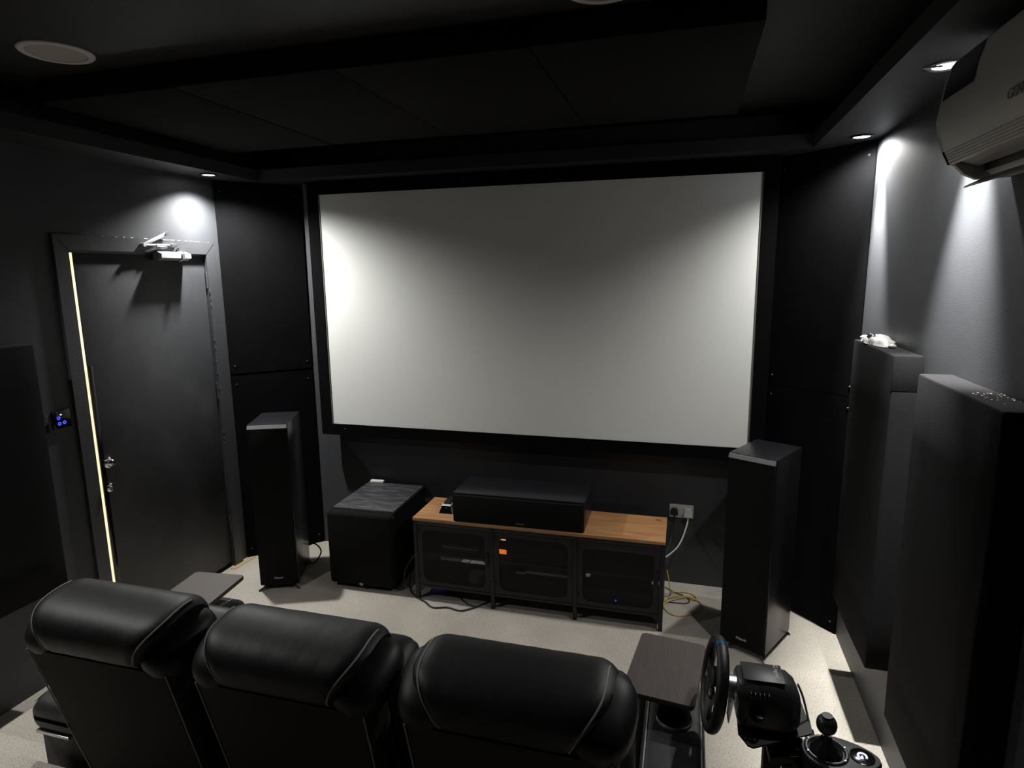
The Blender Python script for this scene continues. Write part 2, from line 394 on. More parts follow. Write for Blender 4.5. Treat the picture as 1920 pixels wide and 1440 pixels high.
# ================================================================== ceiling fittings
def downlight(x, y, label, tilt=False, k=1.0, kc=1.0, aim_c=(0, 0), aim_w=(0, 0), half_c=26, half_w=78):
    t = thing('downlight', label, 'downlight', (x, y, ZS), group='lit ceiling downlights')
    MB().lathe([(.036, -.001), (.050, -.001), (.051, -.006), (.046, -.009), (.037, -.006), (.036, -.001)], seg=32).build('trim_ring', 'silver' if tilt else 'metal_black', t)
    MB().lathe([(0, -.0015), (.036, -.0015), (.034, -.004), (0, -.005)], seg=24).build('lamp', 'glow_lamp', t)
    if tilt:
        MB().tube([(-.055, -.02, -.006), (-.075, -.05, -.018), (-.04, -.10, -.03)], .003).build('spring_clip', 'silver', t)
    for en, half, bl, aim in ((LAMP_WIDE*k, half_w, .8, aim_w), (LAMP_CORE*kc, half_c, 1.0, aim_c)):
        ld = bpy.data.lights.new('lamp_light', 'SPOT'); ld.energy = en; ld.color = LAMP_COL
        ld.spot_size = math.radians(2*half); ld.spot_blend = bl; ld.shadow_soft_size = .026
        lo = bpy.data.objects.new('lamp_light', ld); COL.objects.link(lo); lo.parent = t; lo.location = (0, 0, -.012)
        lo.rotation_euler = (math.radians(aim[1]), math.radians(-aim[0]), 0)     # aim: degrees of lean towards +x, +y
    return t
downlight(-1.866, -.533, 'lit downlight in the left soffit above the door corner', k=1.75, kc=.10, aim_w=(7, 2), half_w=71)
downlight(-1.885, -2.68, 'lit downlight of the left soffit above the riser step', k=.58, kc=.4, aim_w=(12, -8), aim_c=(6, 0))
downlight(1.742, -.418, 'lit downlight in the right soffit nearest the screen corner', k=.74, kc=3.3, aim_c=(11, -4), aim_w=(8, 0), half_c=19)
downlight(1.722, -1.493, 'lit downlight with loose metal clip beside the air conditioner', True, k=.34, kc=3.5, aim_c=(9, 1), half_c=24)
for x, y, lb in ((-1.36, -1.86, 'round white ceiling speaker on the left of the ceiling'), (.70, -1.80, 'round ceiling speaker cut off by the top edge of the photo')):
    t = thing('ceiling_speaker', lb, 'ceiling speaker', (x, y, ZC), group='round ceiling speakers')
    MB().lathe([(.098, 0), (.125, 0), (.125, -.004), (.120, -.008), (.100, -.007), (.098, 0)], seg=48).build('bezel', 'grey_white', t)
    MB().lathe([(0, -.002), (.097, -.002), (.096, -.005), (.05, -.0065), (0, -.007)], seg=40).build('grille', 'speaker_grille', t)
cx = [-1.76, -1.05, -.32, .43, 1.185]
cl = ['leftmost', 'second from left', 'third from left', 'rightmost']
for i in range(4):
    MB_ = MB().box((cx[i]+.002, -1.64, 2.752+.002*(i % 2)), (cx[i+1]-.002, -.445, ZC), .006)
    tag(MB_.build('ceiling_panel', 'cloud_fabric'), f'black acoustic ceiling panel over the seating, {cl[i]} of four', 'acoustic panel', 'ceiling acoustic panels')

# ================================================================== wall acoustic panels
def corner_panel(ax, ay, bx, by, z0, z1, label, lean=0.0):
    """flat fabric panel standing diagonally across a room corner"""
    t = thing('corner_panel', label, 'acoustic panel', (ax, ay, z0), math.atan2(by-ay, bx-ax), group='diagonal corner panels')
    W = math.hypot(bx-ax, by-ay); H = z1-z0
    M = Matrix.Rotation(lean, 4, 'X')
    MB().prism([M @ Vector(p) for p in ((.004, .0, 0), (W-.004, .0, 0), (W, .004, 0), (W-.03, .034, 0), (.03, .034, 0), (0, .004, 0))], M.to_3x3() @ Vector((0, 0, H))).build('fabric_board', 'panel_fabric', t)
    for sx in (.035, W-.035):
        for sz in (.05, H-.06):
            MB().lathe([(0, 0), (.007, 0), (.005, -.003), (0, -.004)], M @ Vector((sx, .0, sz)), (0, 1, 0), seg=10).build('screw', 'plastic_satin', t)
    return t
LA, LB = (-2.022, -.322), (-1.632, .066)
RA, RB = (1.447, .066), (1.834, -.318)
corner_panel(*LA, *LB, .012, 1.328, 'lower black fabric corner panel beside the door frame')
corner_panel(*LA, *LB, 1.345, 2.612, 'upper black fabric corner panel beside the door frame', .006)
corner_panel(*RA, *RB, .012, 1.342, 'lower black fabric corner panel behind the right tower speaker')
corner_panel(*RA, *RB, 1.346, 2.612, 'upper black fabric corner panel right of the projector screen')
def wall_panel(x0, x1, y0, y1, z0, z1, label):
    t = thing('wall_panel', label, 'acoustic panel', ((x0+x1)/2, (y0+y1)/2, z0), group='thick wall acoustic panels')
    hx, hy, h = (x1-x0)/2, (y1-y0)/2, z1-z0
    b = MB().box((-hx, -hy, 0), (hx, hy, h), .006)
    bmesh.ops.subdivide_edges(b.bm, edges=b.bm.edges, cuts=5, use_grid_fill=True)
    for v in b.bm.verts:
        q = noise.noise(v.co*6.0)*.004
        if abs(abs(v.co.x)-hx) > .01 or True: v.co.x += q*(1 if v.co.x*(x0+x1) < 0 else .2)
    b.build('fabric_wrap', 'side_panel_fabric', t)
    return t
pA = wall_panel(1.735, 1.838, -1.222, -.62, .38, 1.68, 'thick dark fabric wall panel with a crumpled white bag on top')
fold = MB().box((-.0515, -.3020, 1.165), (.05, -.300, 1.16+.130), .0004)
fold.build('fabric_fold', 'side_panel_fabric', pA)
pB = wall_panel(1.735, 1.838, -2.09, -1.492, .37, 1.655, 'thick dark fabric wall panel at the right edge speckled with white flecks')
fl = MB(); rr = random.Random(5)
for i in range(34):
    fl.ellipsoid((rr.uniform(-.03, .045), -.05-abs(rr.gauss(0, .09)), 1.2865), (rr.uniform(.001, .003), rr.uniform(.001, .004), .001), seg=6, rng=4)
o = fl.build('plaster_flecks', 'grey_white', pB); o['kind'] = 'stuff'
wall_panel(-2.028, -1.93, -2.28, -1.685, .505, 1.705, 'thick black fabric wall panel on the left wall past the door')

# crumpled bag on panel A
bag = thing('plastic_bag', 'crumpled white plastic bag lying on top of the right wall panel', 'bag', (1.787, -.80, 1.68))
b = MB(); N, K = 44, 20; R = []
for i in range(N+1):
    u = i/N; y = -.165+.33*u; env = math.sin(math.pi*min(max(u, .0), 1))**.55
    ring = []
    for k in range(K):
        a = 2*math.pi*k/K
        r = 1 + .32*noise.noise(Vector((u*7, math.cos(a)*1.6, math.sin(a)*1.6))) + .14*noise.noise(Vector((u*22, math.cos(a)*4, math.sin(a)*4)))
        hz = max(.0, math.sin(a))*.034*env*r; wx = math.cos(a)*(.048*env*r+.003)
        ring.append((wx, y+.012*noise.noise(Vector((u*9, a, 3))), .002+hz+(.001 if math.sin(a) <= 0 else .0)))
    R.append(ring)
b.rings(R); b.build('bag_film', 'bag_film', bag, angle=60)
b = MB()
for i in range(7):
    b.ellipsoid((-.025+.008*noise.noise(Vector((i, 1, 2))), .0+.010*(i-3), .027+.003*(i % 3)), (.013, .013, .011), seg=10, rng=7)
b.build('dark_contents', 'plastic_black', bag)
MB().ellipsoid((.01, -.172, .008), (.016, .014, .009), seg=10, rng=7).build('tied_corner', 'bag_film', bag)
MB().ellipsoid((-.01, .165, .010), (.022, .02, .012), seg=10, rng=7).build('knot', 'bag_film', bag)

# ================================================================== PROJECTOR SCREEN
SX0, SX1, SZ0, SZ1, SYF = -1.427, 1.359, .966, 2.533, -.05
scr = thing('projector_screen', 'wide white fixed-frame projector screen with black velvet border', 'projector screen', (0, 0, 0))
fw = .080
def rail(P, name): MB().prism([(x, SYF-.006, z) for x, z in P], (0, .045, 0)).build(name, 'velvet', scr)
o_ = (SX0-fw, SX1+fw, SZ0-fw, SZ1+fw)
rail([(o_[0], o_[3]), (o_[1], o_[3]), (SX1, SZ1), (SX0, SZ1)], 'frame_rail')
rail([(o_[0], o_[2]), (SX0, SZ0), (SX1, SZ0), (o_[1], o_[2])], 'frame_rail')
rail([(o_[0], o_[2]), (o_[0], o_[3]), (SX0, SZ1), (SX0, SZ0)], 'frame_rail')
rail([(o_[1], o_[2]), (SX1, SZ0), (SX1, SZ1), (o_[1], o_[3])], 'frame_rail')
MB().box((SX0-.01, SYF+.002, SZ0-.01), (SX1+.01, SYF+.006, SZ1+.01)).build('screen_cloth', 'screen_cloth', scr, smooth=False)
for xa, xb in ((SX0, SX0+.010), (SX1-.010, SX1)):
    MB().box((xa, SYF-.002, SZ0), (xb, SYF+.003, SZ1)).build('side_tension_strip', 'screen_edge', scr, smooth=False)
MB().box((o_[0]+.06, SYF+.035, o_[2]+.05), (o_[1]-.06, YF, o_[2]+.09)).build('wall_bracket', 'metal_black', scr)
MB().box((o_[0]+.06, SYF+.035, o_[3]-.09), (o_[1]-.06, YF, o_[3]-.05)).build('wall_bracket', 'metal_black', scr)
text('badge', '- -', .02, 'print_white', scr, basis((SX0+.105, SYF-.0065, SZ0-.028), (1, 0, 0), (0, 0, 1)))

# ================================================================== TOWER SPEAKERS
def tower(x, y, rz, W, D, H, label):
    t = thing('tower_speaker', label, 'speaker', (x, y, 0), rz, group='tower speakers')
    g = .020
    MB().box((-W/2, g, .028), (W/2, D, H), .003).build('cabinet', 'vinyl_black', t)
    MB().box((-W/2+.004, 0, .042), (W/2-.004, g-.003, H-.025), .004).build('grille', 'grille_cloth', t)
    MB().prism([(-W/2+.003, -.001, H-.024), (-W/2+.003, g-.005, H-.024), (-W/2+.003, g-.005, H-.003), (-W/2+.003, g-.009, H-.003)], (W-.006, 0, 0)).build('grille_top_edge', 'grille_trim', t)
    for sx in (-1, 1):
        for fy in (.0, D-.02):
            yy = fy
            MB().prism([(sx*(W/2-.03), yy-.004, .028), (sx*(W/2+.006), yy-.008 if fy < .1 else yy+.016, .008), (sx*(W/2+.009), yy-.004 if fy < .1 else yy+.018, .0), (sx*(W/2-.01), yy+.02, .0), (sx*(W/2-.05), yy+.035, .028)], (0, 0, .006)).build('foot', 'plastic_black', t)
    MB().box((-W/2+.03, .05, .008), (W/2-.03, D-.04, .03)).build('plinth', 'plastic_black', t)
    text('badge', 'Klipsch', .019, 'print_white', t, basis((0.0, -.0006, .085), (1, 0, 0), (0, 0, 1)))
    return t
tower(-1.498, -.667, .400, .241, .376, 1.098, 'tall black tower speaker standing beside the door corner')
tower(1.315, -.635, -.490, .244, .352, 1.083, 'tall black tower speaker standing right of the TV bench')

# ================================================================== SUBWOOFER
sub = thing('subwoofer', 'large black box subwoofer with wood grain top beside the TV bench', 'subwoofer', (-.975, -.543, 0), .027)
MB().box((-.222, .05, .018), (.222, .582, .523), .012, 3).build('cabinet', 'grille_cloth', sub)
MB().box((-.212, .072, .515), (.212, .575, .527), .003).build('top_panel', 'ash_black', sub)
MB().box((-.228, 0, .03), (.228, .07, .520), .026, 4).build('grille', 'grille_cloth', sub)
for sx in (-.17, .17):
    for sy in (.10, .53): MB().lathe([(.0, 0), (.022, 0), (.02, .02), (0, .02)], (sx, sy, 0)).build('foot', 'rubber', sub)
bd = MB().box((-.012, -.003, .038), (.012, .004, .055), .001).build('badge', 'print_grey', sub)
text('badge_letters', 'SVS', .010, 'plastic_black', sub, basis((0, -.0035, .0465), (1, 0, 0), (0, 0, 1)), .0003)
MB_ = thing('adapter_box', 'small white plastic box on the back of the subwoofer', 'adapter', (-1.132, .022, .527), .05)
MB().box((-.050, -.014, 0), (.050, .014, .018), .003).build('housing', 'white_plastic', MB_)
MB().box((-.048, -.0150, .007), (.048, -.0138, .0085)).build('seam', 'grey_white', MB_)

# ================================================================== TV BENCH
BX, BY, BR = -.5925, -.5456, .0085
BW, BD, BH = 1.5, .36, .54
bench = thing('tv_bench', 'low black metal TV bench with pine top and three mesh doors', 'tv bench', (BX, BY, 0), BR)
MB().box((-.003, -.003, BH-.020), (BW+.003, BD, BH), .002).build('wood_top', 'pine_wood', bench)
fr = MB()
fr.box((0, .002, BH-.045), (BW, .022, BH-.020), .001).box((0, BD-.02, BH-.045), (BW, BD, BH-.020), .001)
fr.box((0, .002, .085), (BW, .022, .100), .001).box((0, .002, .085), (.02, BD, .100), .001).box((BW-.02, .002, .085), (BW, BD, .100), .001)
fr.build('frame', 'metal_black', bench)
for lx in (.0, .49, .99, 1.476):
    for ly in (0, BD-.024):
        MB().box((lx, ly, 0), (lx+.024, ly+.024, BH-.020), .002).build('leg', 'metal_black', bench)
for sx, d in ((.024, 1), (1.476, -1)):          # curved gussets at the front feet
    pts = [(sx, .003, .09), (sx+d*.075, .003, .09)] + [(sx+d*.075*(1-math.sin(a)), .003, .09-.055*(1-math.cos(a))) for a in [math.pi/2*k/6 for k in range(1, 7)]]
    MB().prism(pts, (0, .004, 0)).build('foot_gusset', 'metal_black', bench)
MB().box((0.001, .02, .10), (.004, BD-.02, BH-.02)).build('side_panel', 'metal_black', bench)
MB().box((BW-.004, .02, .10), (BW-.001, BD-.02, BH-.02)).build('side_panel', 'metal_black', bench)
MB().box((.004, .024, .094), (BW-.004, BD-.01, .100)).build('bottom_shelf', 'metal_black', bench)
MB().box((.004, .040, .282), (BW-.004, BD-.02, .297), .001).build('middle_shelf', 'tray_wood', bench)
for dx in (.514, 1.0): MB().box((dx-.012, .03, .10), (dx-.009, BD-.02, BH-.02)).build('divider', 'metal_black', bench)
def mesh_door(x0, x1, latch):
    z0, z1 = .103, BH-.048
    out = rrect(x0, x1, z0, z1, .006); inn = rrect(x0+.030, x1-.030, z0+.026, z1-.026, .045)
    d = MB().plate_hole([(a, .003, b) for a, b in out], [(a, .003, b) for a, b in inn], (0, .006, 0)).build('door', 'metal_black', bench, angle=50)
    # expanded metal: two families of slanted flat strands, clipped to the opening
    me = MB(); ax0, ax1, az0, az1 = x0+.024, x1-.024, z0+.020, z1-.020
    px, pz = .0150, .0072; sl = pz/px
    for s_ in (1, -1):
        c = (az0 if s_ > 0 else az0) - (sl*(ax1-ax0) if s_ > 0 else 0)
        cend = az1 + (0 if s_ > 0 else sl*(ax1-ax0))
        while c < cend:
            # z = c + s*sl*(x-ax0)
            f = lambda x: c + s_*sl*(x-ax0)
            xs = [ax0, ax1]
            for zz in (az0, az1): xs.append(ax0+(zz-c)/(s_*sl))
            xs = sorted(x for x in xs if ax0-1e-6 <= x <= ax1+1e-6 and az0-1e-6 <= f(x) <= az1+1e-6)
            if len(xs) >= 2 and xs[-1]-xs[0] > .004:
                xa, xb = xs[0], xs[-1]; h = .00105
                yv = .0050 if s_ > 0 else .0058
                me.prism([(xa, yv, f(xa)-h), (xb, yv, f(xb)-h), (xb, yv, f(xb)+h), (xa, yv, f(xa)+h)], (0, .0012, 0))
            c += pz
    g = me.build('wire_mesh', 'metal_black', d, smooth=False, recalc=False)
    lx = x1-.014 if latch > 0 else x0+.014
    MB().box((lx-.004, -.006, .27), (lx+.004, .003, .36), .001).build('latch_bar', 'metal_black', d)
    for zz in (.15, .44): MB().cyl((x0+.004 if latch > 0 else x1-.004, -.001, zz), (x0+.004 if latch > 0 else x1-.004, -.001, zz+.03), .004, seg=10).build('hinge', 'metal_black', d)
mesh_door(.026, .488, 1); mesh_door(.516, .988, 1); mesh_door(1.016, 1.474, 1)

# ---- appliances inside the bench
def dev(name, label, cat, lo, hi, m='plastic_black', bevel=.004):
    t = thing(name, label, cat, ((lo[0]+hi[0])/2, lo[1], lo[2]))
    W = hi[0]-lo[0]
    MB().box((-W/2, 0, 0), (W/2, hi[1]-lo[1], hi[2]-lo[2]), bevel).build('case', m, t)
    return t, W
t, W = dev('av_receiver', 'black AV receiver with orange display behind the middle mesh door', 'receiver', (-.082, -.485, .297), (.365, -.225, .462))
MB().box((-W/2+.008, -.002, .128), (-W/2+.062, .002, .136)).build('status_bar', 'glow_amber', t)
MB().box((-W/2+.012, -.002, .040), (-W/2+.066, .002, .068)).build('display', 'glow_orange', t)
MB().lathe([(0, 0), (.028, 0), (.026, -.014), (0, -.016)], (W/2-.06, 0, .09), (0, 1, 0)).build('volume_knob', 'plastic_satin', t)
t, W = dev('media_player', 'slim silver media player on the left shelf inside the bench', 'media player', (-.455, -.45, .297), (-.13, -.24, .345), 'plastic_satin')
MB().box((-W/2+.004, -.002, .006), (W/2-.004, .001, .013)).build('front_strip', 'silver', t)
MB().box((-W/2+.004, -.002, .022), (W/2-.08, .001, .030)).build('front_strip', 'silver', t)
t, W = dev('amplifier', 'black amplifier under the middle shelf of the bench', 'amplifier', (-.05, -.46, .100), (.385, -.23, .185))
t, W = dev('game_console', 'flat white game console on top of the black amplifier', 'game console', (.02, -.44, .185), (.372, -.25, .222), 'plastic_black')
MB().box((-W/2+.07, -.003, .022), (W/2-.003, .19, .040), .004).build('white_shell', 'white_plastic', t)
MB().box((-W/2+.01, -.002, .012), (-W/2+.07, .001, .026)).build('disc_slot', 'print_white', t)
t, W = dev('set_top_box', 'black box with a small blue light behind the right mesh door', 'set-top box', (.47, -.49, .100), (.83, -.26, .195))
MB().ellipsoid((-.010, -.002, .032), (.006, .003, .006), seg=12, rng=8).build('power_light', 'glow_blue', t)
t = thing('round_hub', 'small round pale hub behind the left mesh door', 'hub', (-.235, -.40, .100))
MB().lathe([(0, 0), (.050, 0), (.054, .02), (.050, .046), (0, .054)]).build('case', 'grey_white', t)
t = thing('cable_bundle', 'tangle of thin white cables under the left bench shelf', 'cable', (-.30, -.36, .100))
MB().tube([(-.12, .05, .005), (-.06, -.03, .10), (.02, .02, .150), (.09, -.02, .135), (.14, .03, .03)], .0035).tube([(-.05, .06, .005), (.02, -.01, .12), (.08, .03, .165), (.13, 0, .15), (.16, .08, .005)], .003).build('strands', 'cable_white', t)
t = thing('power_strip', 'power strip with faint violet light on the carpet under the bench', 'power strip', (-.50, -.36, 0))
MB().box((-.09, -.03, 0), (.09, .03, .035), .006).build('case', 'white_plastic', t)
MB().box((-.035, -.0312, .014), (.02, -.0298, .030)).build('switch_light', 'glow_violet', t)

# ---- on top of the bench
cs = thing('center_speaker', 'long black centre speaker lying on the pine bench top', 'speaker', (.064, -.539, BH), .018)
MB().box((-.395, .016, .0), (.395, .332, .178), .003).build('cabinet', 'vinyl_black', cs)
MB().box((-.392, 0, .004), (.392, .015, .166), .003).build('grille', 'grille_cloth', cs)
text('badge', 'Klipsch', .016, 'print_grey', cs, basis((0.02, -.0006, .022), (1, 0, 0), (0, 0, 1)), .0003)
dk = thing('charging_dock', 'small black and white controller charging dock beside the centre speaker', 'charging dock', (-.415, -.445, BH), 0.05)
MB().prism([(-.048, 0, 0), (.040, 0, 0), (.022, .02, .048), (-.030, .02, .048)], (0, .15, 0)).build('body', 'gloss_black', dk, angle=20)
MB().prism([(-.033, .012, .046), (.025, .012, .046), (.025, .02, .051), (-.033, .02, .051)], (0, .15, 0)).build('white_top', 'white_plastic', dk, angle=20)
MB().prism([(.041, -.001, 0), (.046, -.001, 0), (.029, .018, .048), (.023, .018, .048)], (0, .15, 0)).build('side_shell', 'print_grey', dk, angle=20)
MB().box((-.026, .03, .051), (.018, .15, .062), .004).build('cradle', 'plastic_black', dk)
text('emblem', 'PS', .014, 'print_grey', dk, basis((-.004, .012, .034), (1, 0, 0), (0, .35, 1)), .0004)

# ================================================================== wall socket, plugs, cables
so = thing('wall_socket', 'white double wall socket above the right end of the bench', 'socket', (.988, YF, .494))
MB().box((-.074, -.010, -.044), (.074, 0, .044), .003).build('plate', 'white_plastic', so)
for dx in (-.012, .010): MB().box((dx-.006, -.013, .012), (dx+.006, -.009, .028), .001).build('rocker_switch', 'grey_white', so)
pl = thing('black_plug', 'black plug in the left half of the white wall socket', 'plug', (.944, YF-.010, .492))
MB().prism([(-.024, 0, -.016), (.024, 0, -.016), (.024, 0, .008), (.014, 0, .024), (-.014, 0, .024), (-.024, 0, .008)], (0, -.030, 0)).build('plug_body', 'plastic_black', pl)
MB().tube([(0, -.018, -.014), (0, -.022, -.05), (-.005, -.045, -.14), (-.030, -.10, -.22), (-.062, -.14, -.26)], .0038).build('cord', 'cable_black', pl)
pl = thing('white_plug', 'white round-cornered plug with white cord in the right half of the socket', 'plug', (1.030, YF-.010, .492))
MB().prism([(x, 0, z) for x, z in rrect(-.024, .024, -.022, .028, .012, 4)], (0, -.034, 0)).build('plug_body', 'white_plastic', pl)
MB().tube([(0, -.020, -.018), (-.002, -.028, -.06), (-.030, -.07, -.15), (-.065, -.11, -.205), (-.125, -.15, -.25)], .0048).build('cord', 'cable_white', pl)
yc = thing('yellow_cable', 'thin yellow network cable coiled loosely on the carpet by the bench', 'cable', (1.0, -.2, 0))
pts = [(-.085, .09, .17), (-.070, .07, .10), (-.060, .07, .03), (-.045, .13, .006), (.06, .14, .006), (.10, .06, .007), (.02, .07, .012), (-.085, -.02, .008), (-.085, -.09, .006), (-.03, -.145, .005), (.06, -.115, .005), (.115, -.03, .006), (.112, .05, .006), (.03, .085, .012), (-.06, .05, .010), (-.09, .0, .006)]
MB().tube(pts, .0035, res=8).build('strand', 'cable_yellow', yc)
tag(MB().tube([(.905, -.02, .006), (.97, -.07, .004), (1.03, -.10, .004), (1.055, -.15, .004), (1.03, -.19, .004), (.925, -.20, .004)], .003).build('dark_wire', 'cable_black'), 'thin dark wire lying inside the yellow cable coil', 'cable')
tag(MB().tube([(-.70, -.20, .12), (-.72, -.33, .06), (-.675, -.455, .006), (-.575, -.545, .006), (-.52, -.575, .006), (-.448, -.625, .006), (-.36, -.603, .006), (-.27, -.618, .006), (-.20, -.560, .006), (-.135, -.475, .006), (-.04, -.40, .006), (.05, -.38, .006)], .005).build('extension_cord', 'cable_black'), 'black power cord snaking out in front of the bench legs', 'cable')
tag(MB().tube([(-.43, -.455, .014), (-.40, -.44, .010), (-.36, -.445, .006), (-.31, -.49, .006), (-.25, -.535, .006), (-.20, -.555, .012)], .0035).build('short_lead', 'cable_black'), 'thin black lead joining the power cord under the bench', 'cable')
tag(MB().tube([(-.60, -.27, .26), (-.68, -.32, .20), (-.735, -.38, .11), (-.735, -.42, .04), (-.70, -.455, .006), (-.64, -.465, .006), (-.60, -.43, .006)], .004).build('grey_cord', 'cable_grey'), 'pale grey cord looping down beside the left bench leg', 'cable')
tag(MB().tube([(-1.575, -.27, .10), (-1.53, -.22, .12), (-1.475, -.22, .07), (-1.49, -.27, .012), (-1.53, -.315, .008)], .005).build('speaker_wire', 'cable_black'), 'short black speaker wire curling behind the left tower speaker', 'cable')
ul = MB(); P = []
for i in range(13):
    u = i/12; x = XL+.012+.02*u; y = -.50+.20*u
    P.append((x, y))
Q = [(x+.035+.02*noise.noise(Vector((x*40, y*30, 1))), y) for x, y in P]
ul.prism([(x, y, 0.0006) for x, y in P] + [(x, y, 0.0006) for x, y in Q[::-1]], (0, 0, .003))
tag(ul.build('carpet_underlay', 'underlay'), 'frayed tan carpet underlay exposed at the foot of the door frame', 'underlay')

# ================================================================== AIR CONDITIONER
ac = thing('air_conditioner', 'white wall air conditioner high on the right wall', 'air conditioner', (XR, -1.72, 0))
prof = [(0, 2.600), (-.085, 2.600), (-.135, 2.588), (-.172, 2.556), (-.186, 2.505), (-.192, 2.454), (-.198, 2.408), (-.190, 2.365), (-.177, 2.326), (-.159, 2.290), (-.148, 2.290), (-.138, 2.345), (-.085, 2.345), (-.070, 2.268), (-.05, 2.252), (0, 2.252)]
ALEN = .92
b = MB().prism([(x, 0, z) for x, z in prof], (0, -ALEN, 0)); b.build('body', 'ac_white', ac, angle=28)
b = MB().prism([(x, .004, z) for x, z in prof[:11]+[(-.120, 2.262), (-.088, 2.246), (-.05, 2.248), (0, 2.250)]], (0, -.018, 0)); b.build('end_cap', 'ac_white', ac, angle=28)
b = MB()
for k in range(5):
    u = (k+.5)/5; z = 2.324-.034*u; x = -.1765+.0175*u
    b.cyl((x, -.02, z), (x, -ALEN+.02, z), .0022, seg=8)
b.build('grille_ribs', 'ac_grey', ac)
lin = [(-.1465, 2.291), (-.1365, 2.343), (-.0865, 2.343), (-.0715, 2.268)]
MB().rings([[(x, y, z) for x, z in lin] for y in (-.014, -ALEN+.01)], closed=False, cap=False).build('outlet_throat', 'ac_dark', ac, smooth=False)
for k in range(9):
    y = -.09-k*.095
    MB().prism([(-.1355, y, 2.342), (-.120, y, 2.300), (-.092, y, 2.300), (-.0875, y, 2.342)], (0, -.003, 0)).build('vane', 'ac_dark', ac)
MB().prism([(-.140, -.03, 2.296), (-.137, -.03, 2.300), (-.092, -.03, 2.284), (-.094, -.03, 2.280)], (0, -ALEN+.07, 0)).build('upper_louver', 'ac_grey', ac)
MB().prism([(-.122, -.018, 2.222), (-.119, -.018, 2.228), (-.070, -.018, 2.252), (-.068, -.018, 2.246)], (0, -ALEN+.05, 0)).build('louver_flap', 'ac_grey', ac)
dp = [(-.1735, 2.556), (-.187, 2.505), (-.193, 2.458)]
b = MB()
b.rings([[(x-.0015, -.018, z) for x, z in dp], [(x-.0015, -.215, z) for x, z in dp]], closed=False, cap=False)
b.build('display_panel', 'ac_display', ac)
b = MB(); b.rings([[(x-.0008, -.002, z) for x, z in ((-.1945, 2.443), (-.1985, 2.408), (-.1915, 2.372))], [(x-.0008, -ALEN+.002, z) for x, z in ((-.1945, 2.443), (-.1985, 2.408), (-.1915, 2.372))]], closed=False, cap=False)
b.build('lower_band', 'ac_white', ac)
text('brand_lettering', 'GENERAL', .034, 'ac_logo', ac, basis((-.1985, -.425, 2.372), (0, -1, 0), (-.0, 0, 1)) , .001, 'LEFT')

